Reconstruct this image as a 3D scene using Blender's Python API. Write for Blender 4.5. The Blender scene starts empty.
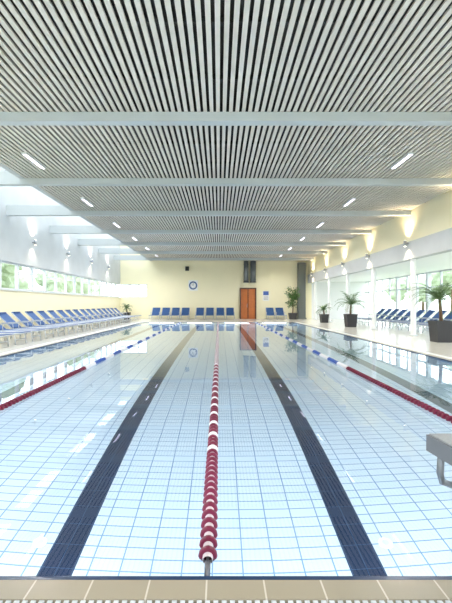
import bpy, bmesh, math, random
from mathutils import Vector, Matrix
random.seed(7)
S=bpy.context.scene
try:
    S.view_settings.view_transform='Standard'
    S.view_settings.look='None'
    S.view_settings.exposure=0.40
except Exception as e: print(e)

# ------------------------------------------------------------ materials
def mat(name,col,rough=0.5,metal=0.0,emit=None,es=0.0,spec=0.5,noise=0.0,nscale=3.0):
    m=bpy.data.materials.new(name); m.use_nodes=True
    nt=m.node_tree; b=nt.nodes['Principled BSDF']
    b.inputs['Base Color'].default_value=(*col,1)
    b.inputs['Roughness'].default_value=rough
    b.inputs['Metallic'].default_value=metal
    b.inputs['Specular IOR Level'].default_value=spec
    if emit:
        b.inputs['Emission Color'].default_value=(*emit,1)
        b.inputs['Emission Strength'].default_value=es
    if noise>0:
        g=nt.nodes.new('ShaderNodeNewGeometry')
        n=nt.nodes.new('ShaderNodeTexNoise'); n.inputs['Scale'].default_value=nscale
        n.inputs['Detail'].default_value=5
        nt.links.new(g.outputs['Position'],n.inputs['Vector'])
        mx=nt.nodes.new('ShaderNodeMix'); mx.data_type='RGBA'
        mx.inputs[6].default_value=(*[c*(1-noise) for c in col],1)
        mx.inputs[7].default_value=(*[min(1,c*(1+noise)) for c in col],1)
        nt.links.new(n.outputs['Fac'],mx.inputs[0])
        nt.links.new(mx.outputs[2],b.inputs['Base Color'])
    return m

def tile_mat(name,c1,c2,grout,w,h,mortar,rough,off=(0,0),plane='XY',offset=0.0):
    m=bpy.data.materials.new(name); m.use_nodes=True
    nt=m.node_tree; b=nt.nodes['Principled BSDF']; b.inputs['Roughness'].default_value=rough
    g=nt.nodes.new('ShaderNodeNewGeometry')
    sx=nt.nodes.new('ShaderNodeSeparateXYZ'); cx=nt.nodes.new('ShaderNodeCombineXYZ')
    nt.links.new(g.outputs['Position'],sx.inputs[0])
    nt.links.new(sx.outputs[plane[0]],cx.inputs['X']); nt.links.new(sx.outputs[plane[1]],cx.inputs['Y'])
    ad=nt.nodes.new('ShaderNodeVectorMath'); ad.operation='ADD'
    ad.inputs[1].default_value=(100*w+off[0],200*h+off[1],0)
    nt.links.new(cx.outputs[0],ad.inputs[0])
    br=nt.nodes.new('ShaderNodeTexBrick'); br.offset=offset; br.squash=1.0
    br.inputs['Scale'].default_value=1.0
    br.inputs['Brick Width'].default_value=w; br.inputs['Row Height'].default_value=h
    br.inputs['Mortar Size'].default_value=mortar; br.inputs['Mortar Smooth'].default_value=0.1
    br.inputs['Color1'].default_value=(*c1,1); br.inputs['Color2'].default_value=(*c2,1)
    br.inputs['Mortar'].default_value=(*grout,1)
    nt.links.new(ad.outputs[0],br.inputs['Vector'])
    nt.links.new(br.outputs['Color'],b.inputs['Base Color'])
    return m

CREAM=mat('cream_plaster',(0.92,0.86,0.62),0.7,noise=0.03,nscale=1.2)
CONC=mat('grey_concrete',(0.53,0.555,0.57),0.75,noise=0.10,nscale=1.5)
BEAM=mat('beam_paint',(0.52,0.56,0.57),0.6,noise=0.05,nscale=2)
SLAT=mat('slat_paint',(0.66,0.62,0.56),0.6,noise=0.10,nscale=4)
BLACK=mat('dark_void',(0.05,0.05,0.05),0.9)
WHITE=mat('white_paint',(0.85,0.87,0.88),0.4)
FRAME=mat('window_frame_paint',(0.66,0.71,0.75),0.4)
STEEL=mat('brushed_steel',(0.45,0.47,0.5),0.3,metal=0.9)
DSTEEL=mat('duct_metal',(0.20,0.22,0.24),0.35,metal=0.7)
DGREY=mat('dark_grey_paint',(0.07,0.075,0.085),0.5)
COLD=mat('column_dark_grey',(0.12,0.14,0.14),0.6)
BLUEF=mat('blue_sling_fabric',(0.025,0.085,0.25),0.7,noise=0.15,nscale=20)
ALU=mat('lounger_frame',(0.50,0.53,0.58),0.35)
RED=mat('float_red',(0.15,0.010,0.040),0.35)
WFL=mat('float_white',(0.75,0.75,0.78),0.35)
BFL=mat('float_blue',(0.04,0.10,0.38),0.35)
HUB=mat('float_hub',(0.70,0.64,0.68),0.4)
CABLE=mat('steel_cable',(0.2,0.2,0.22),0.4,metal=0.6)
LEAF=mat('leaf_green',(0.07,0.16,0.04),0.5,noise=0.3,nscale=6)
PALM=mat('palm_green',(0.09,0.17,0.06),0.5,noise=0.3,nscale=6)
BARK=mat('bark',(0.16,0.10,0.06),0.9,noise=0.3,nscale=15)
SOIL=mat('soil',(0.06,0.04,0.03),0.95)
POT=mat('planter_anthracite',(0.03,0.03,0.035),0.45)
GRASS=mat('lawn',(0.36,0.42,0.26),0.9,noise=0.2,nscale=2)
HEDGE=mat('foliage_outdoor',(0.33,0.40,0.30),0.9,noise=0.3,nscale=3)
ORANGE=mat('orange_wood',(0.50,0.14,0.025),0.4,noise=0.2,nscale=5)
BRASS=mat('warm_brown_frame',(0.10,0.045,0.025),0.5)
GRIP=mat('antislip_grey',(0.33,0.35,0.37),0.8,noise=0.2,nscale=80)
BLK=mat('block_grey',(0.14,0.15,0.17),0.5)
TUBEM=mat('grip_tube_metal',(0.22,0.24,0.27),0.3,metal=0.8)
NAVYL=mat('edge_line_tile',(0.015,0.045,0.12),0.3)
DECK=tile_mat('deck_tile',(0.76,0.75,0.71),(0.72,0.72,0.68),(0.57,0.57,0.54),0.25,0.25,0.004,0.16)
COPE=tile_mat('coping_tile',(0.40,0.35,0.27),(0.37,0.33,0.25),(0.66,0.62,0.55),0.25,0.25,0.004,0.3,off=(0.054,0.11))
PT=((0.66,0.80,0.91),(0.62,0.77,0.89),(0.19,0.35,0.55))
POOLB=tile_mat('pool_tile_floor',*PT,0.25,0.125,0.0065,0.35,off=(0.054,0))
POOLX=tile_mat('pool_tile_end',*PT,0.25,0.125,0.0065,0.35,off=(0.054,0),plane='XZ')
POOLY=tile_mat('pool_tile_side',*PT,0.25,0.125,0.0065,0.35,plane='YZ')
NAVY=tile_mat('lane_line_tile',(0.008,0.022,0.062),(0.012,0.028,0.075),(0.05,0.11,0.20),0.125,0.25,0.003,0.35,off=(0.054,0))
LAMP=mat('lamp_lens',(0.9,0.9,0.95),0.3,emit=(0.90,0.80,1.0),es=2.6)
WLAMP=mat('wall_lamp_lens',(0.9,0.9,0.9),0.3,emit=(1.0,0.85,0.6),es=6)

def glass_mat():
    m=bpy.data.materials.new('window_glass'); m.use_nodes=True; nt=m.node_tree
    nt.nodes.clear()
    o=nt.nodes.new('ShaderNodeOutputMaterial'); mx=nt.nodes.new('ShaderNodeMixShader')
    t=nt.nodes.new('ShaderNodeBsdfTransparent'); g=nt.nodes.new('ShaderNodeBsdfGlossy')
    g.inputs['Roughness'].default_value=0.0
    f=nt.nodes.new('ShaderNodeFresnel'); f.inputs['IOR'].default_value=1.3
    t.inputs[0].default_value=(0.96,0.98,0.98,1)
    nt.links.new(f.outputs[0],mx.inputs[0]); nt.links.new(t.outputs[0],mx.inputs[1]); nt.links.new(g.outputs[0],mx.inputs[2])
    nt.links.new(mx.outputs[0],o.inputs[0]); return m
GLASS=glass_mat()
def water_mat():
    m=bpy.data.materials.new('pool_water'); m.use_nodes=True; nt=m.node_tree
    nt.nodes.clear()
    o=nt.nodes.new('ShaderNodeOutputMaterial')
    g=nt.nodes.new('ShaderNodeBsdfGlass'); g.inputs['IOR'].default_value=1.333; g.inputs['Roughness'].default_value=0.0
    g.inputs['Color'].default_value=(0.98,0.99,1,1)
    p=nt.nodes.new('ShaderNodeNewGeometry'); n=nt.nodes.new('ShaderNodeTexNoise')
    n.inputs['Scale'].default_value=1.1; n.inputs['Detail'].default_value=2
    b=nt.nodes.new('ShaderNodeBump'); b.inputs['Strength'].default_value=0.2; b.inputs['Distance'].default_value=0.006
    nt.links.new(p.outputs['Position'],n.inputs['Vector']); nt.links.new(n.outputs['Fac'],b.inputs['Height'])
    nt.links.new(b.outputs[0],g.inputs['Normal']); nt.links.new(g.outputs[0],o.inputs[0]); return m
WATER=water_mat()

# ------------------------------------------------------------ mesh builder
class B:
    def __init__(s): s.v=[]; s.f=[]; s.m=[]; s.mats=[]; s.sm=[]
    def mi(s,m):
        if m not in s.mats: s.mats.append(m)
        return s.mats.index(m)
    def box(s,lo,hi,m):
        b=len(s.v); x0,y0,z0=lo; x1,y1,z1=hi
        s.v+=[(x0,y0,z0),(x1,y0,z0),(x1,y1,z0),(x0,y1,z0),(x0,y0,z1),(x1,y0,z1),(x1,y1,z1),(x0,y1,z1)]
        for f in [(0,3,2,1),(4,5,6,7),(0,1,5,4),(1,2,6,5),(2,3,7,6),(3,0,4,7)]:
            s.f.append(tuple(b+i for i in f)); s.m.append(s.mi(m)); s.sm.append(False)
    def face(s,pts,m,sm=False):
        b=len(s.v); s.v+=[tuple(p) for p in pts]; s.f.append(tuple(range(b,b+len(pts)))); s.m.append(s.mi(m)); s.sm.append(sm)
    def hull8(s,bot,top,m,side=None):
        b=len(s.v); s.v+=[tuple(p) for p in bot]+[tuple(p) for p in top]
        for f in [(0,3,2,1),(4,5,6,7),(0,1,5,4),(1,2,6,5),(2,3,7,6),(3,0,4,7)]:
            s.f.append(tuple(b+i for i in f)); s.m.append(s.mi(m)); s.sm.append(False)
    def tube(s,pts,rs,m,n=8,caps=True):
        pts=[Vector(p) for p in pts]
        if not isinstance(rs,(list,tuple)): rs=[rs]*len(pts)
        rings=[]; up=Vector((0.13,0.21,0.97)).normalized()
        for i,p in enumerate(pts):
            if i==0: d=pts[1]-p
            elif i==len(pts)-1: d=p-pts[i-1]
            else: d=(pts[i+1]-pts[i-1])
            d.normalize()
            u=up if abs(d.dot(up))<0.95 else Vector((1,0,0))
            a=d.cross(u).normalized(); c=d.cross(a).normalized()
            b=len(s.v)
            for k in range(n):
                t=2*math.pi*k/n; q=p+(a*math.cos(t)+c*math.sin(t))*rs[i]; s.v.append(tuple(q))
            rings.append(b)
        for i in range(len(rings)-1):
            for k in range(n):
                k2=(k+1)%n
                s.f.append((rings[i]+k,rings[i]+k2,rings[i+1]+k2,rings[i+1]+k)); s.m.append(s.mi(m)); s.sm.append(True)
        if caps:
            s.f.append(tuple(rings[0]+k for k in reversed(range(n)))); s.m.append(s.mi(m)); s.sm.append(False)
            s.f.append(tuple(rings[-1]+k for k in range(n))); s.m.append(s.mi(m)); s.sm.append(False)
    def mesh(s,name):
        me=bpy.data.meshes.new(name); me.from_pydata(s.v,[],s.f)
        for m in s.mats: me.materials.append(m)
        me.polygons.foreach_set('material_index',s.m); me.polygons.foreach_set('use_smooth',s.sm)
        me.update()
        bm=bmesh.new(); bm.from_mesh(me); 
        bmesh.ops.recalc_face_normals(bm,faces=bm.faces) if len(bm.faces)<60000 else None
        bm.to_mesh(me); bm.free()
        return me
    def obj(s,name,loc=(0,0,0),rz=0,parent=None):
        o=bpy.data.objects.new(name,s.mesh(name)); S.collection.objects.link(o); o.location=loc; o.rotation_euler=(0,0,rz)
        if parent: o.parent=parent
        return o
def inst(name,me,loc,rz=0,sc=1):
    o=bpy.data.objects.new(name,me); S.collection.objects.link(o); o.location=loc; o.rotation_euler=(0,0,rz); o.scale=(sc,sc,sc); return o

# ------------------------------------------------------------ dimensions
XL,XR=-5.054,4.946         # pool sides
Y0,Y1=1.80,26.80           # pool ends
WL,WR=-8.1,7.3             # hall walls
YB,YF=-4.5,33.0
DEP=-1.78
CZ=4.78                    # slat underside
TOP=6.6
SK=-5.5                    # skylight inner side
AX=12.0                    # annex outer
DZ=0.015

# floor
b=B()
cw=0.145; gw=0.20
e=cw+gw
for lo,hi in [((WL-0.3,YB-0.3),(AX,Y0-e)),((WL-0.3,Y1+e),(AX,YF+0.3)),((WL-0.3,Y0-e),(XL-e,Y1+e)),((XR+e,Y0-e),(AX,Y1+e))]:
    b.box((lo[0],lo[1],-0.4),(hi[0],hi[1],DZ),DECK)
b.obj('floor')
POOL=bpy.data.objects.new('swimming_pool',None); S.collection.objects.link(POOL)
# coping
b=B(); q=.030
for lo,hi in [((XL-cw,Y0-cw),(XR+cw,Y0-q)),((XL-cw,Y1+q),(XR+cw,Y1+cw)),((XL-cw,Y0-q),(XL-q,Y1+q)),((XR+q,Y0-q),(XR+cw,Y1+q))]:
    b.box((lo[0],lo[1],-0.30),(hi[0],hi[1],DZ),COPE)
for lo,hi in [((XL-q,Y0-q),(XR+q,Y0)),((XL-q,Y1),(XR+q,Y1+q)),((XL-q,Y0),(XL,Y1)),((XR,Y0),(XR+q,Y1))]:
    b.box((lo[0],lo[1],-0.10),(hi[0],hi[1],DZ-.003),NAVYL)
    b.box((lo[0],lo[1],-0.30),(hi[0],hi[1],-.10),POOLX)
b.obj('coping',parent=POOL)
# grate
b=B()
for lo,hi in [((XL-e,Y0-e),(XR+e,Y0-cw)),((XL-e,Y1+cw),(XR+e,Y1+e)),((XL-e,Y0-cw),(XL-cw,Y1+cw)),((XR+cw,Y0-cw),(XR+e,Y1+cw))]:
    b.box((lo[0],lo[1],-0.30),(hi[0],hi[1],-0.10),DGREY)
x=XL-e
while x<XR+e-0.02:
    for (ya,yb) in [(Y0-e,Y0-cw),(Y1+cw,Y1+e)]:
        b.box((x+.004,ya+.004,-0.02),(x+0.024,yb-.004,DZ-0.002),FRAME)
    x+=0.034
y=Y0-cw
while y<Y1+cw:
    for (xa,xb) in [(XL-e,XL-cw),(XR+cw,XR+e)]:
        b.box((xa+.004,y+.004,-0.02),(xb-.004,y+0.036,DZ-0.002),WHITE)
    y+=0.05
b.obj('overflow_grate',parent=POOL)
# pool basin
b=B()
b.box((XL-.1,Y0-.1,DEP-.2),(XR+.1,Y1+.1,DEP),POOLB)
b.obj('basin_bottom',parent=POOL)
b=B()
b.box((XL-.1,Y0-.12,DEP),(XR+.1,Y0,-0.30),POOLX)
b.box((XL-.1,Y1,DEP),(XR+.1,Y1+.12,-0.30),POOLX)
b.box((XL-.12,Y0,DEP),(XL,Y1,-0.30),POOLY); b.box((XR,Y0,DEP),(XR+.12,Y1,-0.30),POOLY)
b.obj('basin_sides',parent=POOL)
# lane lines
b=B()
LX=[-3.804,-1.304,1.196,3.696]
for cx in LX:
    b.box((cx-.135,Y0+1.0,DEP),(cx+.135,Y1-2.0,DEP+.004),NAVY)
    b.box((cx-.5,Y1-2.25,DEP),(cx+.5,Y1-2.0,DEP+.0045),NAVY)
b.obj('lane_line_marking',parent=POOL)
# inlets
b=B()
for yy in [3.5+5*i for i in range(5)]:
    for cx in (1.45,-1.56+0.0):
        b.tube([(cx,yy,DEP),(cx,yy,DEP+.012)],0.06,WHITE,16)
        b.tube([(cx,yy,DEP+.012),(cx,yy,DEP+.016)],0.03,FRAME,12)
b.obj('floor_inlet',parent=POOL)
# water
b=B(); b.face([(XL,Y0,0),(XR,Y0,0),(XR,Y1,0),(XL,Y1,0)],WATER)
b.obj('water',parent=POOL)

# ------------------------------------------------------------ lane ropes
def rope(cx,pattern,hubmat=None):
    b=B(); z=0.004
    b.tube([(cx,Y0,0.0),(cx,Y0+.12,z),(cx,Y1-.12,z),(cx,Y1,0.0)],0.007,CABLE,6)
    b.tube([(cx,Y0+.01,-.03),(cx,Y0+.10,z)],0.014,CABLE,8)
    y=Y0+0.16; i=0; n=14
    while y<Y1-0.15:
        m=pattern(i,y); mi=b.mi(m); hi=b.mi(hubmat if (m is RED and hubmat) else m)
        prof=[(-.043,.024),(-.013,.026),(-.012,.042),(-.005,.047),(.005,.047),(.012,.042),(.013,.026),(.043,.024)]
        st=len(b.v)
        for (dy,r) in prof:
            for k in range(n):
                t=2*math.pi*k/n; b.v.append((cx+r*math.cos(t),y+dy,z+r*math.sin(t)))
        for j in range(len(prof)-1):
            for k in range(n):
                k2=(k+1)%n
                b.f.append((st+j*n+k,st+j*n+k2,st+(j+1)*n+k2,st+(j+1)*n+k)); b.m.append(hi if j in (0,6) else mi); b.sm.append(False)
        y+=0.088; i+=1
    me=bpy.data.meshes.new('lane_rope'); me.from_pydata(b.v,[],b.f)
    for m in b.mats: me.materials.append(m)
    me.polygons.foreach_set('material_index',b.m); me.polygons.foreach_set('use_smooth',b.sm); me.update()
    o=bpy.data.objects.new('lane_rope',me); S.collection.objects.link(o)
rope(-0.054,lambda i,y: RED if (y<3.2 or (y<8 and i%4) or (y>=8 and i%2==0)) else WFL,HUB)
rope(-2.554,lambda i,y: RED if y<7.6 else (BFL if (i//8)%2 else WFL))
rope(2.446,lambda i,y: RED if y<7.6 else (BFL if (i//8)%2 else WFL))

# ------------------------------------------------------------ ceiling
b=B()
b.box((SK,YB,CZ+.20),(WR+.3,YF,CZ+.45),BLACK)
pitch=0.118; x=SK+.02
while x<WR-0.05:
    b.box((x,YB,CZ),(x+0.067,YF,CZ+.03),SLAT)
    x+=pitch
y=YB+.5
while y<YF:
    b.box((SK,y,CZ+.03),(WR,y+.05,CZ+.10),BLACK); y+=1.3
b.obj('ceiling')
BY=[-0.4-3.94,-0.4,3.54,7.42,11.34,15.28,19.2,23.1,27.0,30.9]
for y in BY:
    b=B(); b.box((WL,y,CZ-.17),(WR,y+.20,CZ-.002),BEAM)
    b.box((WL,y,CZ-.002),(SK-.15,y+.20,CZ+.20),BEAM)
    b.obj('ceiling_beam')
# skylight
b=B()
b.box((SK-.15,YB,CZ-.001),(SK,YF,TOP),CONC)
b.obj('wall_skylight')
b=B()
y=YB
while y<YF:
    b.box((WL,y,TOP),(SK,y+.08,TOP+.12),FRAME); y+=1.97
b.box((WL,YB,TOP),(WL+.1,YF,TOP+.12),FRAME); b.box((SK-.15,YB,TOP),(SK,YF,TOP+.12),FRAME)
b.face([(WL,YB,TOP+.05),(SK,YB,TOP+.05),(SK,YF,TOP+.05),(WL,YF,TOP+.05)],GLASS)
b.obj('window_1')

# ------------------------------------------------------------ walls
WZ0,WZ1=1.78,2.86
b=B()
b.box((WL-.3,YB,0),(WL,YF,WZ0),CREAM); b.box((WL-.3,YB,WZ1),(WL,YF,TOP+.1),CONC)
b.obj('wall_left')
b=B(); y=YB; i=0
while y<YF:
    b.box((WL-.18,y,WZ0),(WL-.06,y+.09,WZ1),FRAME)
    if i%2==0:
        b.box((WL-.16,y+.09,WZ0+.07),(WL-.08,y+.15,WZ1-.07),FRAME); b.box((WL-.16,y+1.24,WZ0+.07),(WL-.08,y+1.3,WZ1-.07),FRAME)
        b.box((WL-.16,y+.09,WZ0+.72),(WL-.1,y+1.3,WZ0+.77),FRAME)
    y+=1.3; i+=1
for z in (WZ0,WZ1-.07): b.box((WL-.18,YB,z),(WL-.07,YF,z+.07),FRAME)
b.box((WL-.3,YB,WZ0-.03),(WL+.06,YF,WZ0),WHITE)
b.face([(WL-.13,YB,WZ0),(WL-.13,YF,WZ0),(WL-.13,YF,WZ1),(WL-.13,YB,WZ1)],GLASS)
b.obj('window_2')
# far wall with window hole
wx=-5.9; DX0,DX1,DH=1.70,3.05,2.55
b=B()
b.box((WL-.3,YF,0),(wx,YF+.3,WZ0),CREAM); b.box((WL-.3,YF,WZ1),(wx,YF+.3,TOP),CREAM)
b.box((wx,YF,0),(WR+.3,YF+.3,TOP),CREAM)
b.box((WR+.3,YF,0),(AX+.3,YF+.3,3.5),WHITE)
b.obj('wall_far')
b=B()
for x in (WL,-7.37,-6.64,wx-.07): b.box((x,YF+.08,WZ0),(x+.07,YF+.18,WZ1),FRAME)
for z in (WZ0,WZ0+.5,WZ1-.07): b.box((WL,YF+.08,z),(wx,YF+.19,z+.07),FRAME)
b.face([(WL,YF+.13,WZ0),(wx,YF+.13,WZ0),(wx,YF+.13,WZ1),(WL,YF+.13,WZ1)],GLASS)
b.obj('window_3')
# door (frame and double leaf mounted on the wall face)
b=B(); F=YF-.23
b.box((DX0,F+.01,DZ),(DX0+.1,F+.225,DH),BRASS); b.box((DX1-.1,F+.01,DZ),(DX1,F+.225,DH),BRASS)
b.box((DX0+.1,F+.01,DH-.1),(DX1-.1,F+.225,DH),BRASS)
b.box((DX0+.1,F+.10,DZ),(DX1-.1,F+.16,DH-.1),ORANGE)
for k in range(2):
    xa=DX0+.16+k*.56
    b.box((xa,F+.08,.2),(xa+.45,F+.10,1.0),ORANGE); b.box((xa,F+.08,1.15),(xa+.45,F+.10,2.3),ORANGE)
b.box((DX0+.65,F+.07,0.02),(DX0+.69,F+.10,DH-.1),BRASS)
b.tube([(DX0+.60,F+.03,.95),(DX0+.60,F+.03,1.25)],.015,STEEL)
b.tube([(DX0+.60,F+.03,1.0),(DX0+.60,F+.09,1.0)],.01,STEEL); b.tube([(DX0+.60,F+.03,1.2),(DX0+.60,F+.09,1.2)],.01,STEEL)
b.obj('door_1')
# near wall (behind camera), unseen glazing added for frontal light on the beams
b=B()
b.box((WL-.3,YB-.3,0),(AX+.3,YB,0.5),CREAM); b.box((WL-.3,YB-.3,4.2),(AX+.3,YB,TOP),CREAM)
b.box((WL-.3,YB-.3,.5),(-6.8,YB,4.2),CREAM); b.box((6.8,YB-.3,.5),(AX+.3,YB,4.2),CREAM)
b.obj('wall_near')
b=B()
x=-6.8
while x<6.8:
    b.box((x,YB-.2,.5),(x+.08,YB-.1,4.2),WHITE); x+=1.7
b.box((-6.8,YB-.2,.5),(6.8,YB-.1,.58),WHITE); b.box((-6.8,YB-.2,4.12),(6.8,YB-.1,4.2),WHITE)
b.face([(-6.8,YB-.15,.5),(6.8,YB-.15,.5),(6.8,YB-.15,4.2),(-6.8,YB-.15,4.2)],GLASS)
b.obj('near_fill_window')
# right spandrel + annex
b=B()
b.box((WR,YB,3.62),(WR+.3,YF,TOP-1.4),CREAM)
b.box((WR-.02,YB,2.95),(WR+.3,YF,3.62),CONC)
b.obj('wall_right')
b=B(); b.box((WR+.3,YB,3.05),(AX+.3,YF,3.3),WHITE); b.obj('ceiling_annex')
for y in BY[1:]:
    b=B(); b.tube([(WR+.15,y+.13,DZ),(WR+.15,y+.13,2.95)],.10,WHITE,16,False)
    b.tube([(WR+.15,y+.13,DZ),(WR+.15,y+.13,DZ+.04)],.14,FRAME,16)
    b.obj('column')
b=B(); y=YB; i=0
while y<YF:
    b.box((AX-.02,y,0),(AX+.08,y+.08,3.05),FRAME)
    if i%3==0: b.box((AX-.1,y-.06,0),(AX+.12,y+.14,3.05),FRAME)
    y+=1.31; i+=1
for z in (0,2.15,2.97): b.box((AX-.02,YB,z),(AX+.08,YF,z+.07),FRAME)
b.face([(AX+.03,YB,0),(AX+.03,YF,0),(AX+.03,YF,3.05),(AX+.03,YB,3.05)],GLASS)
b.obj('window_5')
# dark corner column far right
b=B(); b.box((6.42,YF-.45,DZ),(7.02,YF-.01,CZ-.2),COLD); b.box((6.36,YF-.5,DZ),(7.08,YF-.01,.12),COLD); b.obj('column_corner')

# ducts
for cx,r in ((2.2,.19),(2.78,.23)):
    b=B()
    b.tube([(cx,YF-.27,CZ-.05),(cx,YF-.27,3.05)],r,DSTEEL,20)
    for z in (4.4,3.8,3.2): b.tube([(cx,YF-.27,z),(cx,YF-.27,z+.05)],r+.015,DSTEEL,20)
    b.tube([(cx,YF-.27,3.06),(cx,YF-.27,2.98)],r+.03,DGREY,20)
    b.box((cx-.05,YF-.06,3.6),(cx+.05,YF,3.7),DSTEEL)
    b.obj('ventilation_duct')
# clock
b=B(); cx,cz=-2.12,2.75
b.box((cx-.38,YF-.05,cz-.42),(cx+.38,YF,cz+.42),WHITE)
def ring(b,cx,y,cz,r0,r1,m,n=32):
    for k in range(n):
        a=2*math.pi*k/n; c=2*math.pi*(k+1)/n
        b.face([(cx+r0*math.cos(a),y,cz+r0*math.sin(a)),(cx+r1*math.cos(a),y,cz+r1*math.sin(a)),(cx+r1*math.cos(c),y,cz+r1*math.sin(c)),(cx+r0*math.cos(c),y,cz+r0*math.sin(c))],m)
ring(b,cx,YF-.055,cz,.23,.34,BLUEF)
for k in range(12):
    a=k*math.pi/6; ca,sa=math.cos(a),math.sin(a)
    b.tube([(cx+.17*ca,YF-.056,cz+.17*sa),(cx+.21*ca,YF-.056,cz+.21*sa)],.01,DGREY,4)
b.tube([(cx,YF-.06,cz),(cx+.02,YF-.06,cz+.18)],.016,DGREY,4); b.tube([(cx,YF-.06,cz),(cx-.11,YF-.06,cz+.06)],.018,DGREY,4)
b.obj('wall_clock')
b=B(); b.box((-2.75,YF-.2,3.95),(-2.45,YF-.02,4.3),DGREY); b.box((-2.72,YF-.215,3.98),(-2.48,YF-.2,4.27),BLACK); b.box((-2.63,YF-.05,4.05),(-2.57,YF,4.2),STEEL); b.obj('loudspeaker')
b=B(); b.box((3.6,YF-.03,1.5),(4.1,YF,2.3),WHITE); b.box((3.63,YF-.035,1.95),(4.07,YF-.03,2.27),BFL); b.box((3.66,YF-.035,1.6),(4.04,YF-.03,1.63),DGREY)
b.box((3.66,YF-.035,1.7),(4.04,YF-.03,1.73),DGREY); b.box((3.66,YF-.035,1.8),(4.04,YF-.03,1.83),DGREY); b.obj('notice_board')

# ------------------------------------------------------------ ceiling lamps
def area(name,loc,rot,sx,sy,p,col=(1,1,1),portal=False,parent=None):
    l=bpy.data.lights.new(name,'AREA'); l.shape='RECTANGLE'; l.size=sx; l.size_y=sy; l.energy=p; l.color=col
    if portal: l.cycles.is_portal=True
    o=bpy.data.objects.new(name,l); S.collection.objects.link(o); o.location=loc; o.rotation_euler=rot
    if parent: o.parent=parent
    return o
LY=[-2.5,1.5,5.5,9.9,13.9,17.9,21.7,25.5,29.3]
for y in LY:
    for x in (-4.55,4.5):
        b=B()
        b.box((-.06,-.52,-.03),(.06,.52,.02),WHITE); b.box((-.035,-.49,-.035),(.035,.49,-.03),LAMP)
        o=b.obj('ceiling_lamp',(x,y,CZ-.02))
        l=bpy.data.lights.new('lamp_light','SPOT'); l.energy=250; l.color=(1,.96,.90); l.spot_size=2.9; l.spot_blend=.6; l.shadow_soft_size=0.0
        q=bpy.data.objects.new('lamp_light',l); S.collection.objects.link(q); q.parent=o; q.location=(0,0,-.06)
def wall_lamp(x,y,z,side,P=150,col=(1,.76,.45)):
    b=B()
    b.tube([(side*-.14,0,-.11),(side*-.14,0,.11)],.055,STEEL,14)
    b.tube([(side*-.14,0,.11),(side*-.14,0,.115)],.045,WLAMP,14); b.tube([(side*-.14,0,-.115),(side*-.14,0,-.11)],.045,WLAMP,14)
    b.box((min(0,side*-.14),-.02,-.03),(max(0,side*-.14),.02,.03),STEEL)
    o=b.obj('wall_lamp',(x,y,z))
    for rx,zz in ((math.pi,.14),(0,-.14)):
        l=bpy.data.lights.new('lamp_beam','SPOT'); l.energy=P*(1 if zz>0 else .6); l.color=col; l.spot_size=2.1; l.spot_blend=.9; l.shadow_soft_size=.04
        q=bpy.data.objects.new('lamp_beam',l); S.collection.objects.link(q); q.parent=o; q.location=(side*-.18,0,zz); q.rotation_euler=(rx,0,0)
for y in (3.6,7.5,11.4,15.3,19.3,23.2,27.1,31.0): wall_lamp(WR-.02,y+.13,3.55,1,130,(1,.80,.50))
for y in (5.4,9.3,13.3,17.3,21.2,25.1,29.0): wall_lamp(WL,y+.13,3.9,-1,55,(1,.86,.66))

# ------------------------------------------------------------ loungers
b=B()
for s in (-1,1):
    yy=s*.31
    b.tube([(1.0,yy,.34),(-.3,yy,.34),(-.38,yy,.36),(-.95,yy,.90)],.018,ALU,8)
    b.tube([(.78,yy,.34),(.82,yy,.0)],.017,ALU,8)
    b.tube([(-.30,yy,.34),(-.42,yy,.0)],.017,ALU,8)
    b.tube([(-.60,yy,.57),(-.72,yy,.28),(-.40,yy,.06)],.012,ALU,6)
    b.tube([(-.12,yy*1.06,.34),(-.14,yy*1.06,.54),(-.48,yy*1.06,.56)],.014,ALU,6)
    b.box((-.50,yy*1.06-.025,.555),(-.10,yy*1.06+.025,.58),ALU)
for (x,z) in ((1.0,.34),(-.95,.90),(.80,.15),(-.38,.12)): b.tube([(x,-.31,z),(x,.31,z)],.015,ALU,6)
N=8
def sling(p,q,sag):
    for k in range(N):
        t0=k/N;t1=(k+1)/N
        def P(t): return (p[0]+(q[0]-p[0])*t, p[1]+(q[1]-p[1])*t-sag*math.sin(math.pi*t))
        a=P(t0);c=P(t1)
        b.hull8([(a[0],-.29,a[1]-.012),(c[0],-.29,c[1]-.012),(c[0],.29,c[1]-.012),(a[0],.29,a[1]-.012)],[(a[0],-.29,a[1]+.022),(c[0],-.29,c[1]+.022),(c[0],.29,c[1]+.022),(a[0],.29,a[1]+.022)],BLUEF)
sling((.98,.35),(-.34,.35),.03); sling((-.36,.37),(-.94,.90),.02)
b.box((-1.0,-.2,.86),(-.86,.2,.92),BLUEF)
LNG=b.mesh('sun_lounger')
y=11.2
while y<30.5:
    inst('sun_lounger',LNG,(-6.85,y,DZ),random.uniform(-.02,.02)); y+=1.05
for y in [15.5+.95*i for i in range(11)]:
    inst('sun_lounger',LNG,(9.3,y,DZ),math.pi+random.uniform(-.02,.02))
for x in (-5.0,-4.22,-3.44,-2.66,-1.5,-.72,.1,.88,4.05,4.82):
    inst('sun_lounger',LNG,(x,31.3,DZ),-math.pi/2)

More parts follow.
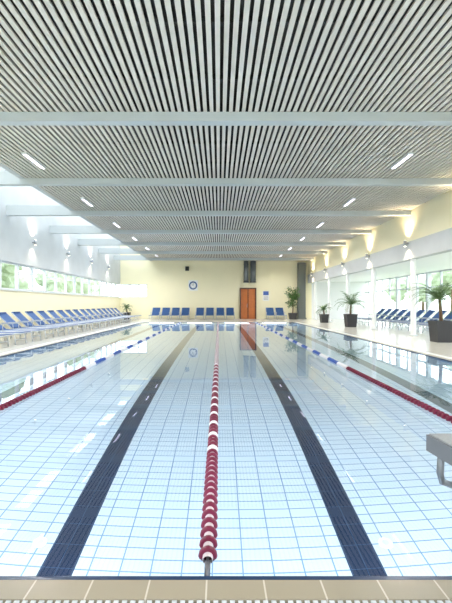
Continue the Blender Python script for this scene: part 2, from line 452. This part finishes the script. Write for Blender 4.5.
# ------------------------------------------------------------ plants
def pot(b,w,h,m=POT):
    w0=w*.42;w1=w*.5;t=.03
    b.hull8([(-w0,-w0,0),(w0,-w0,0),(w0,w0,0),(-w0,w0,0)],[(-w1,-w1,h-.06),(w1,-w1,h-.06),(w1,w1,h-.06),(-w1,w1,h-.06)],m)
    r=w1+.01
    for lo,hi in [((-r,-r),(r,-r+t)),((-r,r-t),(r,r)),((-r,-r+t),(-r+t,r-t)),((r-t,-r+t),(r,r-t))]:
        b.box((lo[0],lo[1],h-.06),(hi[0],hi[1],h),m)
    b.box((-r+t,-r+t,h-.06),(r-t,r-t,h-.03),SOIL)
def palm(seed,ph=.68,pw=.56,trunk=.45,fl=.75,nf=24):
    R=random.Random(seed); b=B(); pot(b,pw,ph)
    top=Vector((R.uniform(-.05,.05),R.uniform(-.05,.05),ph+trunk))
    b.tube([(0,0,ph-.05),(top.x*.4,top.y*.4,ph+trunk*.5),top],[.06,.05,.045],BARK,10)
    for i in range(nf):
        az=i*2.399+R.uniform(-.2,.2); el=R.uniform(.1,1.35); L=fl*R.uniform(.8,1.15)
        d=Vector((math.cos(az),math.sin(az),0)); pts=[]
        p=top.copy(); a=el; n=9
        for k in range(n+1):
            pts.append(p.copy()); p=p+(d*math.cos(a)+Vector((0,0,1))*math.sin(a))*(L/n); a-=.10+.03*k*(1-el/2)
        b.tube(pts,[.009*(1-k/(n+1))+.002 for k in range(n+1)],PALM,4)
        side=d.cross(Vector((0,0,1)))
        for k in range(1,n+1):
            for u in (0,.5):
                if k==n and u: continue
                q=pts[k].lerp(pts[min(k+1,n)],u)
                fw=(pts[k]-pts[k-1]).normalized(); ll=.20*fl*math.sin(math.pi*min(.95,(k+u)/(n+1)*.85+.12))+.03
                for s in (-1,1):
                    tip=q+(side*s*.8+fw*.9+Vector((0,0,-.15))).normalized()*ll
                    mid=q.lerp(tip,.45); wv=fw*.013
                    b.face([q,mid+wv,tip,mid-wv],PALM)
    return b
p=palm(1,trunk=.66,fl=.92,nf=34); p.obj('potted_palm',(7.13,12.9,DZ))
p=palm(2,trunk=.5,fl=.9,nf=30); p.obj('potted_palm',(7.0,21.4,DZ))
p=palm(3,ph=.55,pw=.5,trunk=.25,fl=.6); p.obj('potted_palm',(6.85,26.2,DZ))
p=palm(4,ph=.55,pw=.5,trunk=.3,fl=.6); p.obj('potted_palm',(-7.3,31.9,DZ))
def ficus(seed,H=2.6,Rr=.62):
    R=random.Random(seed); b=B(); pot(b,.6,.5)
    b.tube([(0,0,.45),(.03,.02,1.0),(-.02,0,1.7),(.02,0,H-.3)],[.05,.045,.035,.012],BARK,8)
    for i in range(30):
        z=R.uniform(.95,H-.3); az=R.uniform(0,6.28); L=Rr*R.uniform(.5,1.0)*(1-.35*abs((z-1.7)/1.0))
        d=Vector((math.cos(az),math.sin(az),.5)); p0=Vector((0,0,z)); p1=p0+d*L
        b.tube([p0,p0.lerp(p1,.5)+Vector((0,0,.03)),p1],[.014,.009,.004],BARK,5)
        for j in range(34):
            t=R.uniform(.3,1.1); c=p0.lerp(p1,t)+Vector([R.gauss(0,.09) for _ in range(3)])
            n=Vector([R.gauss(0,1) for _ in range(3)]).normalized(); a=n.orthogonal().normalized(); w=n.cross(a)
            l=R.uniform(.08,.14); ww=l*.35
            b.face([c,c+a*l*.5+w*ww,c+a*l-n*.02,c+a*l*.5-w*ww],LEAF)
    return b
ficus(5).obj('potted_ficus',(5.85,31.9,DZ))

# ------------------------------------------------------------ starting block
b=B()
x0,x1=1.005,1.505; ya,yb=1.28,1.95; zt0,zt1=.64,.605
def sl(y): return zt0+(zt1-zt0)*(y-ya)/(yb-ya)
b.hull8([(x0,ya,sl(ya)-.085),(x1,ya,sl(ya)-.085),(x1,yb,sl(yb)-.085),(x0,yb,sl(yb)-.085)],[(x0,ya,sl(ya)-.008),(x1,ya,sl(ya)-.008),(x1,yb,sl(yb)-.008),(x0,yb,sl(yb)-.008)],BLK)
b.hull8([(x0+.01,ya+.01,sl(ya)-.01),(x1-.01,ya+.01,sl(ya)-.01),(x1-.01,yb-.01,sl(yb)-.01),(x0+.01,yb-.01,sl(yb)-.01)],[(x0+.01,ya+.01,sl(ya)),(x1-.01,ya+.01,sl(ya)),(x1-.01,yb-.01,sl(yb)),(x0+.01,yb-.01,sl(yb))],GRIP)
# pedestal
b.box((1.13,1.2,DZ),(1.38,1.42,.56),STEEL); b.box((1.05,1.14,DZ),(1.46,1.46,DZ+.02),STEEL)
# hand grip loops
b.tube([(x0+.04,yb-.06,.53),(x0+.04,yb-.05,.43),(x0+.05,yb-.05,.39),(x0+.09,yb-.05,.375),(x1-.09,yb-.05,.375),(x1-.05,yb-.05,.39),(x1-.04,yb-.05,.43),(x1-.04,yb-.06,.53)],.016,TUBEM,12)
sb=b.mesh('starting_block')
inst('starting_block',sb,(0,0,0)); inst('starting_block',sb,(-2.60,0,0)); inst('starting_block',sb,(2.5,0,0)); inst('starting_block',sb,(-5.06,0,0))

# ------------------------------------------------------------ outside
b=B()
b.box((-60,-40,-.6),(WL-.3,80,-.1),GRASS); b.box((AX+.3,-40,-.6),(70,80,-.1),GRASS)
b.box((WL-.3,YF+.3,-.6),(AX+.3,80,-.1),GRASS); b.box((WL-.3,-40,-.6),(AX+.3,YB-.3,-.1),GRASS)
b.obj('lawn')
def tree(seed,H,Rr):
    R=random.Random(seed); bm=bmesh.new()
    me=bpy.data.meshes.new('outdoor_tree')
    for i in range(9):
        c=Vector((R.gauss(0,Rr*.4),R.gauss(0,Rr*.4),H*R.uniform(.45,.9))); r=Rr*R.uniform(.4,.65)
        ret=bmesh.ops.create_icosphere(bm,subdivisions=3,radius=r,matrix=Matrix.Translation(c))
        for v in ret['verts']:
            d=(v.co-c); v.co=c+d*(1+R.uniform(-.16,.16))
    n=len(bm.faces)
    ret=bmesh.ops.create_cone(bm,cap_ends=True,segments=10,radius1=.22,radius2=.12,depth=H*.7,matrix=Matrix.Translation((0,0,H*.35)))
    bm.faces.ensure_lookup_table()
    for f in bm.faces[n:]: f.material_index=1
    bm.to_mesh(me); bm.free(); me.materials.append(HEDGE); me.materials.append(BARK); return me
T=[tree(s,H,r) for s,H,r in ((1,5.5,2.2),(2,7,2.6),(3,4.5,2.0))]
R=random.Random(9)
for i in range(9): inst('outdoor_tree',T[i%3],(-19+R.uniform(-3,1),10+i*6.4,-.1),R.uniform(0,6))
for i in range(9): inst('outdoor_tree',T[(i+1)%3],(30+R.uniform(-2,4),6+i*7.5,-.1),R.uniform(0,6))

# ------------------------------------------------------------ light
w=bpy.data.worlds.new('sky'); S.world=w; w.use_nodes=True
bg=w.node_tree.nodes['Background']; bg.inputs[0].default_value=(.91,.96,1,1); bg.inputs[1].default_value=3.6
H=math.pi/2
area('portal_skylight',((WL+SK)/2,(YB+YF)/2,TOP+.2),(0,0,0),SK-WL,YF-YB,1,portal=True)
area('portal_right',(AX+.2,(YB+YF)/2,1.52),(0,H,0),3.05,YF-YB,1,portal=True)
area('portal_left',(WL-.35,(YB+YF)/2,2.32),(0,-H,0),1.1,YF-YB,1,portal=True)
area('portal_near',(0,YB-.35,2.35),(H,0,0),13.6,3.7,1,portal=True)
# added fill lights under water at both end walls, brightening the pool bottom
for k in range(4):
    xx=LX[k]
    for (yy,rx) in ((Y0+.02,H),(Y1-.02,-H)):
        area('underwater_fill',(xx,yy,-.75),(rx,0,0),1.6,.5,50,(.92,.96,1),parent=POOL)

# ------------------------------------------------------------ camera
cam=bpy.data.cameras.new('camera'); co=bpy.data.objects.new('camera',cam); S.collection.objects.link(co)
co.location=(0,0,1.23); co.rotation_euler=(math.pi/2,0,0)
cam.sensor_fit='VERTICAL'; cam.sensor_height=36; cam.sensor_width=27; cam.lens=24
cam.shift_x=7/603; cam.shift_y=2.5/603; cam.clip_start=.05; cam.clip_end=300
S.camera=co
